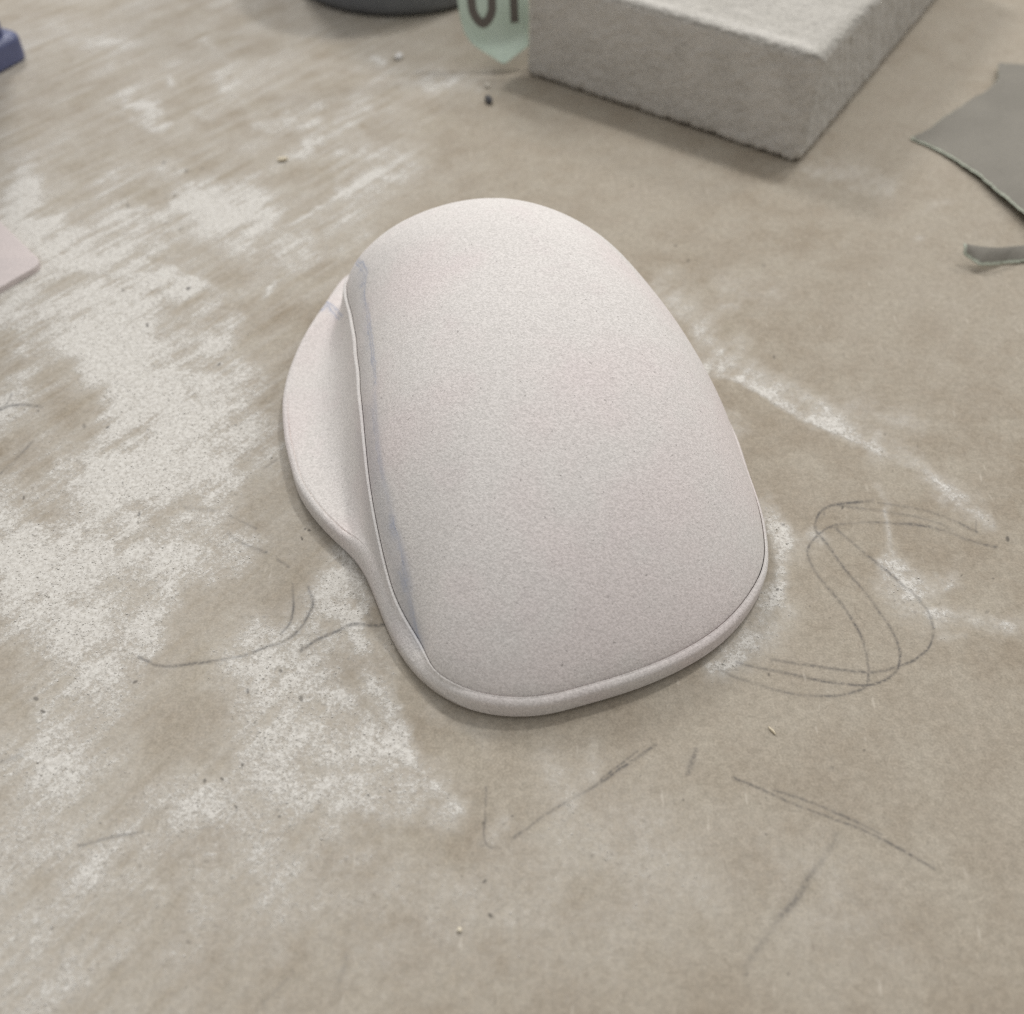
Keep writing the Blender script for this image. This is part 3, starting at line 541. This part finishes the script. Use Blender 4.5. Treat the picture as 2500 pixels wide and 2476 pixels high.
def build_block():
    q = un([(1948, 404), (1283, 183), (2286, 0)])[:, :2]; c0 = q[0]; e1 = q[1] - c0; sx = float(np.linalg.norm(e1)); e1 /= sx; e2 = q[2] - c0; e2 /= np.linalg.norm(e2)
    sy, sz = 158.0, 31.0
    def bump(q):
        a = fbm(q[..., 0] / 2.2 + q[..., 2] / 3, q[..., 1] / 2.2 + q[..., 2] / 2.2, 3, .6, 5)
        b = fbm(q[..., 0] / .7, q[..., 2] / 1.1 + q[..., 1] / .8, 2, .6, 15)
        edge = np.exp(-((q[..., 2] + sz / 2) / 1.6) ** 2)
        return .6 * (a - .5) + (.5 + 1.5 * edge) * (b - .5) * .8
    V, F = rounded_box(sx, sy, sz, 2.5, 1.7, bump)
    P = np.zeros_like(V); P[:, :2] = c0 + V[:, :1] * e1 + V[:, 1:2] * e2; P[:, 2] = np.maximum(V[:, 2] + .05, .0)
    F = F[:, ::-1]
    # powder lying on top, thinner along the right edge
    x, y, z = V.T
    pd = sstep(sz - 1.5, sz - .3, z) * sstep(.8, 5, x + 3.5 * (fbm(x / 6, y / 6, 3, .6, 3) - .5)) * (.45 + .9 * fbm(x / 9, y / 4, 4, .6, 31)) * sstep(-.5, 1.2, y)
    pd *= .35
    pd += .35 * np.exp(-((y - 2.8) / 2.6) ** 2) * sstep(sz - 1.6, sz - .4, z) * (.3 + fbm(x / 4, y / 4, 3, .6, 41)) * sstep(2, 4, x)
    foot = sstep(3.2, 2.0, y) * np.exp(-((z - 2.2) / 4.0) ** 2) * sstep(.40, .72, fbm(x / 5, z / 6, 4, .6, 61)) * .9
    M = Mat("grey_block_foam", .95, .1)
    gr = M.noise(1300, 3, .7); g2 = M.noise(260, 4, .65); g3 = M.noise(60, 3, .6)
    b = M.mix(M.ramp(g2, .3, .7), srgb(172, 168, 161), srgb(184, 180, 172))
    b = M.mix(M.ramp(g3, .4, .65), b, srgb(176, 172, 164))
    b = M.mix(1.0, b, M.mix(M.ramp(gr, .3, .7), (.84, .84, .84, 1), (1.12, 1.12, 1.12, 1)), 'MULTIPLY')
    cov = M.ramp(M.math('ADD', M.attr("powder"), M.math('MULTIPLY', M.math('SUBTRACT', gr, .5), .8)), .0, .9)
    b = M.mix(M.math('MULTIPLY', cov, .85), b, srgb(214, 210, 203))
    M.color(b); M.bump(M.math('ADD', gr, g2), .7, .0005)
    o = mesh_obj("sanding_block", P, F, M.m, attrs={"powder": np.where(z < sz - 1.4, np.maximum(pd + foot, .35 + .5 * fbm(x / 7 + y / 9, z / 7 + y / 8, 4, .6, 77)), pd)}, loc=(c0[0], c0[1], 0))  # side faces also lightened in colour against their shade; top and foot hold powder
    tag(o, "grey foam sanding block with powder on its top face, behind the mouse model", "sanding block")
build_block()

# ------------------------------------------------------------------ sandpaper
def paper_mat(name, face, edge):
    M = Mat(name, .93, .12)
    gr = M.noise(2200, 2, .7); g2 = M.noise(45, 3, .5)
    b = M.mix(M.ramp(g2, .35, .65), scaled(face, .95), scaled(face, 1.05))
    b = M.mix(1.0, b, M.mix(M.ramp(gr, .3, .7), (.90, .90, .90, 1), (1.09, 1.09, 1.09, 1)), 'MULTIPLY')
    b = M.mix(M.attr("torn"), b, edge)
    M.color(b); M.bump(gr, .4, .0001)
    return M.m
GRIT = paper_mat("grey_grit_paper", srgb(133, 129, 121), srgb(180, 185, 170))

def sheet(name, A, B, za, zb, wa, wb, nu, nv, label, bow=0.0, seed=1, end=True):
    """strip between edge A and edge B (photo pixels) lifted to heights za, zb; wa, wb = width in mm of the torn pale edge"""
    a = resample(A, nu); b = resample(B, nu)
    t = np.linspace(0, 1, nu)
    tx = np.clip((b[:, 0] - b[0, 0]) / (b[-1, 0] - b[0, 0]), 0, 1)
    Za = np.interp(tx, np.linspace(0, 1, len(za)), za); Zb = np.interp(tx, np.linspace(0, 1, len(zb)), zb)
    pa, pb = un(a, Za), un(b, Zb)
    jag = lambda k: (fbm(t * 60, t * 0 + k, 4, .65, seed) - .5) * (1.4 if nu > 200 else .7)
    v = np.linspace(0, 1, nv); v = .5 - .5 * np.cos(np.pi * v); v = v[:, None, None]
    dirv = pb - pa; L = np.linalg.norm(dirv, axis=1) + 1e-6; dn = dirv / L[:, None]
    pa = pa + dn * (jag(1) * np.minimum(1, L / 6))[:, None] * (wa > .2); pb = pb + dn * (jag(2) * np.minimum(1, L / 6))[:, None] * (wb > .2)
    P = pa[None] + (pb - pa)[None] * v
    P[..., 2] += bow * np.sin(np.pi * v[..., 0]) * np.ones(nu)
    da = v[..., 0] * L; db = (1 - v[..., 0]) * L
    na = wa * (.5 + 1.1 * fbm(t * 40, t * 0 + 7, 3, .6, seed + 5)); nb = wb * (.4 + 1.3 * fbm(t * 34, t * 0 + 9, 3, .6, seed + 6))
    torn = np.maximum(sstep(1.1, .8, da / (na + 1e-6)) if wa else 0 * da, sstep(1.1, .8, db / (nb + 1e-6)) if wb else 0 * db)
    if end:
        de = np.broadcast_to(np.linalg.norm(.5 * (pa + pb) - .5 * (pa + pb)[0], axis=1), torn.shape); torn = np.maximum(torn, sstep(.9, .5, de))
    thick = .38 - .2 * torn
    top = P.copy(); bot = P.copy(); bot[..., 2] -= .35; top[..., 2] = bot[..., 2] + thick
    top = top.reshape(-1, 3); bot = bot.reshape(-1, 3); n = len(top)
    F1 = grid_faces(nv, nu, flip=True); F2 = grid_faces(nv, nu) + n
    idx = np.arange(n).reshape(nv, nu); rim = np.r_[idx[0, :-1], idx[:-1, -1], idx[-1, :0:-1], idx[:0:-1, 0]]; r2 = np.roll(rim, -1)
    F = np.r_[F1, F2, np.c_[rim, r2, r2 + n, rim + n]]
    if (np.cross(top[nu + 1] - top[1], top[2] - top[1]))[2] < 0: F = F[:, ::-1]
    loc = (top[0, 0], top[0, 1], 0)
    o = mesh_obj(name, np.r_[top, bot], F, GRIT, attrs={"torn": np.r_[torn.ravel(), np.ones(n)]}, loc=loc)
    return tag(o, label, "sandpaper")

sheet("torn_sandpaper", [(2224, 334), (2238, 328), (2252, 322), (2275, 309), (2300, 288), (2340, 262), (2380, 236), (2410, 220), (2437, 190), (2438, 165), (2440, 153), (2470, 155), (2540, 158), (2640, 162)],
      [(2226, 338), (2248, 347), (2270, 356), (2292, 366), (2330, 387), (2352, 402), (2385, 423), (2410, 443), (2434, 464), (2437, 467), (2441, 470), (2470, 493), (2540, 552), (2640, 640)],
      [.7, 1.0, 1.6, 2.3, 3.0, 3.8, 4.8], [.7, 1.0, 1.6, 2.3, 3.0, 3.8, 4.8], .25, .8, 260, 60,
      "large torn piece of grey sandpaper with pale green torn edges, right of the block", 0.0, 3)
sheet("sandpaper_strip", [(2353, 592), (2376, 598), (2410, 602), (2445, 603), (2500, 598), (2600, 590)],
      [(2352, 619), (2372, 632), (2392, 644), (2425, 645), (2470, 640), (2600, 628)],
      [5.0, 4.2, 3.0, 2.2, 1.8, 1.5], [3.2, 2.0, .9, .8, .8, .8], .15, .6, 140, 24,
      "narrow curled strip of grey sandpaper below the large torn piece", 0.5, 8)

# green backed sandpaper standing against the block, printed letters on its back
def build_green():
    # u across (mm), s down the sheet (mm); the sheet leans back and kicks forward near its pointed foot
    tip = un((1230, 157), 3.2)[0]
    right = np.array([.985, .17, 0])
    n_s = 90; n_u = 50
    prof = [(0, 0.0, 0.0)]
    s_list = np.linspace(0, 62, n_s); y = 0; z = 0; ys, zs = [0], [0]
    for a, b in zip(s_list[:-1], s_list[1:]):
        m = (a + b) / 2
        ang = math.radians(46 + 28 * float(sstep(4.5, 9.5, np.array(m))) + 4 * math.sin(m * .2))
        y += math.cos(ang) * (b - a); z += math.sin(ang) * (b - a); ys.append(y); zs.append(z)
    ys, zs = np.array(ys), np.array(zs)
    fw = np.array([-right[1], right[0], 0])
    uL = -np.interp(s_list, [0, 6.6, 9.5, 13, 20, 62], [0.1, 9.6, 11.6, 12.6, 13.4, 13.6]) ; uR = np.interp(s_list, [0, 5.0, 5.8, 12, 62], [.1, 8.3, 8.6, 9.0, 9.2])
    def surf(u, s):
        yy = np.interp(s, s_list, ys); zz = np.interp(s, s_list, zs)
        yy = yy + .012 * u * u * sstep(4, 12, s)
        return tip + np.asarray(u)[..., None] * right + yy[..., None] * fw + zz[..., None] * np.array([0, 0, 1.0])
    t = np.linspace(0, 1, n_u)
    U = uL[:, None] + (uR - uL)[:, None] * t; Sg = np.broadcast_to(s_list[:, None], U.shape)
    P = surf(U, Sg).reshape(-1, 3)
    M = Mat("pale_green_paper_back", .8, .2)
    gr = M.noise(1500, 2, .6); g2 = M.noise(90, 3, .5)
    M.color(M.mix(1.0, M.mix(M.ramp(g2, .35, .65), srgb(198, 214, 199), srgb(206, 221, 208)), M.mix(M.ramp(gr, .3, .7), (.95, .95, .95, 1), (1.05, 1.05, 1.05, 1)), 'MULTIPLY'))
    nrm = np.array([0, -.8, .5])
    back = P + np.array([0, .3, -.15]); n = len(P)
    F1 = grid_faces(n_s, n_u); F2 = grid_faces(n_s, n_u, flip=True) + n
    idx = np.arange(n).reshape(n_s, n_u); rim = np.r_[idx[0, :-1], idx[:-1, -1], idx[-1, :0:-1], idx[:0:-1, 0]]; r2 = np.roll(rim, -1)
    root = empty("green_backed_sandpaper", (tip[0], tip[1], 0), "pale green backed sandpaper with dark printed letters, standing against the block's left side", "sandpaper")
    mesh_obj("paper_sheet", np.r_[P, back], np.r_[F1, F2, np.c_[r2, rim, rim + n, r2 + n]], M.m, root, loc=(tip[0], tip[1], 0))
    INK = Mat("printed_ink", .8, .2); INK.color(srgb(110, 104, 98))
    def glyph(path, w, closed=False):
        p = resample(path, 80); d = np.gradient(p, axis=0); d /= np.linalg.norm(d, axis=1)[:, None]; nn = np.c_[-d[:, 1], d[:, 0]]
        k = np.linspace(-.5, .5, 7)[:, None, None]
        q = p[None] + nn[None] * k * w
        V = surf(q[..., 0], q[..., 1]) + np.array([0, -.10, .05])
        return V.reshape(-1, 3), grid_faces(7, 80)
    o_path = [(-2.9, 27), (-5.9, 31.5), (-8.9, 27), (-9.0, 21), (-8.5, 15.2), (-5.7, 12.2), (-3.0, 15.2), (-2.7, 21), (-2.9, 27), (-3.9, 30.2)]
    V, F = glyph(o_path, 2.6); o = mesh_obj("letter", V, F, INK.m, root, loc=(tip[0], tip[1], 0))
    V, F = glyph([(4.3, 12.0), (4.2, 17), (4.2, 24), (4.2, 31)], 2.6); V2, F2 = glyph([(0.2, 31), (3, 31), (6, 31), (8.2, 31)], 2.5)
    mesh_obj("letter", np.r_[V, V2 + np.array([0, -.03, .02])], np.r_[F, F2 + len(V)], INK.m, root, loc=(tip[0], tip[1], 0))
build_green()

# ------------------------------------------------------------------ foam offcut, blue stand, dark tub
def prism(name, outline, z0, z1, mat, parent=None, bev=.4, loc=None, nseg=3):
    """outline (mm, counter-clockwise) extruded with a rounded top edge"""
    p = np.asarray(outline, float); n = len(p)
    e = np.roll(p, -1, 0) - p; e /= np.linalg.norm(e, axis=1)[:, None]; nr = np.c_[e[:, 1], -e[:, 0]]; nv = nr + np.roll(nr, 1, 0); nv /= np.linalg.norm(nv, axis=1)[:, None]
    levels = [(z0, .25 * bev), (z0 + .4 * bev, 0), (z1 - bev, 0)] + [(z1 - bev + bev * math.sin(a), bev * (1 - math.cos(a))) for a in np.linspace(0, math.pi / 2, nseg + 1)[1:]]
    V = []
    for z, ins in levels: V += [(x, y, z) for x, y in p - nv * ins]
    F = []
    for k in range(len(levels) - 1):
        for i in range(n): F.append([k * n + i, k * n + (i + 1) % n, (k + 1) * n + (i + 1) % n, (k + 1) * n + i])
    F.append(list(range(n))[::-1]); F.append([(len(levels) - 1) * n + i for i in range(n)])
    o = mesh_obj(name, np.array(V), F, mat, parent, smooth=False, loc=loc)
    return o

def round_poly(pts, radii, n=8):
    out = []; m = len(pts); pts = [np.array(p, float) for p in pts]
    for i in range(m):
        p, a, b = pts[i], pts[i - 1], pts[(i + 1) % m]; r = radii[i]
        if r <= 0: out.append(p); continue
        u, v = (a - p) / np.linalg.norm(a - p), (b - p) / np.linalg.norm(b - p)
        for t in np.linspace(0, 1, n): out.append((1 - t) ** 2 * (p + u * r) + 2 * t * (1 - t) * p + t * t * (p + v * r))
    return np.array(out)

def build_offcut():
    z = 1.7
    q = un([(104, 641), (-150, 395), (-150, 787)], z)[:, :2]
    a, b, c = q
    far = b + (c - a)
    pts = round_poly([a, b, far, c], [3.2, 1, 1, 1])
    area = np.sum(pts[:, 0] * np.roll(pts[:, 1], -1) - np.roll(pts[:, 0], -1) * pts[:, 1])
    if area < 0: pts = pts[::-1]
    # roughen the cut edge
    M = Mat("pink_foam_sheet", .92, .15)
    st = M.noise(260, 3, .6, M.mapped((.12, 1, 1), (0, 0, -.6))); gr = M.noise(1700, 2, .7)
    b_ = M.mix(M.ramp(st, .3, .7), (.575, .515, .50, 1), (.625, .555, .535, 1))
    M.color(M.mix(1.0, b_, M.mix(M.ramp(gr, .3, .7), (.93, .93, .93, 1), (1.07, 1.07, 1.07, 1)), 'MULTIPLY'))
    M.bump(gr, .4, .0001)
    o = prism("foam_offcut", pts, .05, z, M.m, bev=.35, loc=(a[0], a[1], 0))
    tag(o, "corner of a flat pink foam sheet lying at the left edge of the board", "foam sheet")
build_offcut()

def build_stand():
    c = un((78, 140), 0)[0, :2]; l = un((-60, 215), 0)[0, :2]
    e1 = (l - c) / np.linalg.norm(l - c); e2 = np.array([-e1[1], e1[0]]); e2 = e2 if e2[1] > 0 else -e2
    M = Mat("blue_plastic", .38, .5)
    M.color(M.mix(M.ramp(M.noise(60, 3, .6), .3, .7), srgb(82, 88, 122), srgb(98, 104, 138)))
    root = empty("blue_stand", (c[0], c[1], 0), "blue plastic stand with a stepped foot in the far left corner", "stand")
    def rect(i0, L, D, r):
        p = [c + e1 * i0 + e2 * i0, c + e1 * L + e2 * i0, c + e1 * L + e2 * D, c + e1 * i0 + e2 * D]
        q = round_poly(p, [r] * 4, 10)
        a = np.sum(q[:, 0] * np.roll(q[:, 1], -1) - np.roll(q[:, 0], -1) * q[:, 1])
        return q if a > 0 else q[::-1]
    loc = (c[0], c[1], 0)
    prism("foot", rect(0, 70, 40, 5), .1, 8.5, M.m, root, bev=2.2, loc=loc, nseg=6)
    prism("upright", rect(3.2, 66, 37, 4), 8.4, 165, M.m, root, bev=1.5, loc=loc, nseg=4)  # unseen upper height stretched to shade the far left corner
build_stand()

def build_tub():
    c = un((948, 47), 0)[0, :2] + np.array([0, 38.0])
    M = Mat("dark_rubber", .6, .3)
    M.color(M.mix(M.ramp(M.noise(120, 3, .6), .3, .7), srgb(110, 112, 115), srgb(120, 122, 125)))
    prof = [(0.1, .1), (34.5, .1), (36.5, .8), (37.7, 2.2), (38, 4), (38, 51), (37.2, 53.4), (35.2, 54.8), (33, 55), (31.5, 54.6), (31, 53), (30, 6), (28, 4), (0.1, 4)]  # wall height beyond view raised to help shade the far left
    n = 96; a = np.linspace(0, 2 * np.pi, n, endpoint=False)
    V = np.array([[(c[0] + r * math.cos(t), c[1] + r * math.sin(t), z) for t in a] for r, z in prof]).reshape(-1, 3)
    o = mesh_obj("dark_tub", V, grid_faces(len(prof), n, wrap=True), M.m, loc=(c[0], c[1], 0))
    tag(o, "dark grey round tub at the top edge, left of the green backed sandpaper", "tub")
build_tub()

# ------------------------------------------------------------------ crumbs
def crumb(name, px, size, col, label, seed, cat="crumb", stretch=(1, 1, .7), rot=0.0, group=None):
    p = un(px, 0)[0]; rng = random.Random(seed)
    bm = bmesh.new(); bmesh.ops.create_icosphere(bm, subdivisions=2, radius=size)
    for v in bm.verts:
        k = 1 + rng.uniform(-.22, .22); v.co = Vector((v.co.x * stretch[0] * k, v.co.y * stretch[1] * k, v.co.z * stretch[2] * k))
    bmesh.ops.rotate(bm, verts=bm.verts, cent=(0, 0, 0), matrix=Matrix.Rotation(rot, 3, 'Z'))
    zmin = min(v.co.z for v in bm.verts)
    V = np.array([(v.co.x, v.co.y, v.co.z - zmin + .03) for v in bm.verts]) + np.array([p[0], p[1], 0]); F = [[v.index for v in f.verts] for f in bm.faces]; bm.free()
    M = Mat(name + "_stuff", .85, .2); g = M.noise(1500, 2, .6); M.color(M.mix(M.ramp(g, .3, .7), scaled(col, .8), scaled(col, 1.2)))
    o = mesh_obj(name, V, F, M.m, smooth=False, loc=(p[0], p[1], 0))
    return tag(o, label, cat, group)
crumb("grit_crumb", (1192, 251), 1.25, srgb(88, 88, 90), "dark grey crumb on the board in front of the sandpaper's point", 1, stretch=(.85, 1.5, .8), rot=.45)
crumb("foam_crumb", (1190, 213), .85, srgb(214, 208, 196), "tiny white crumb just behind the dark grey crumb", 2, stretch=(1, 1, .6))
crumb("foam_crumb", (974, 143), 1.2, srgb(205, 202, 198), "white foam crumb on the board below the dark tub", 3, stretch=(1, 1.6, .6), rot=-.3)
crumb("foam_crumb", (690, 393), .95, srgb(222, 210, 186), "cream crumb on a white dust streak left of the mouse's far end", 4, stretch=(1.5, .8, .6), rot=.3)
crumb("wood_splinter", (1885, 1786), .42, srgb(214, 202, 178), "pale wood splinter on the clean board below the pencil loops", 5, "splinter", (.5, 2.0, .5), .62)
crumb("foam_crumb", (1122, 2272), .36, srgb(218, 208, 188), "small cream crumb on the clean board at the bottom of the picture", 6, stretch=(1, 1, .7))
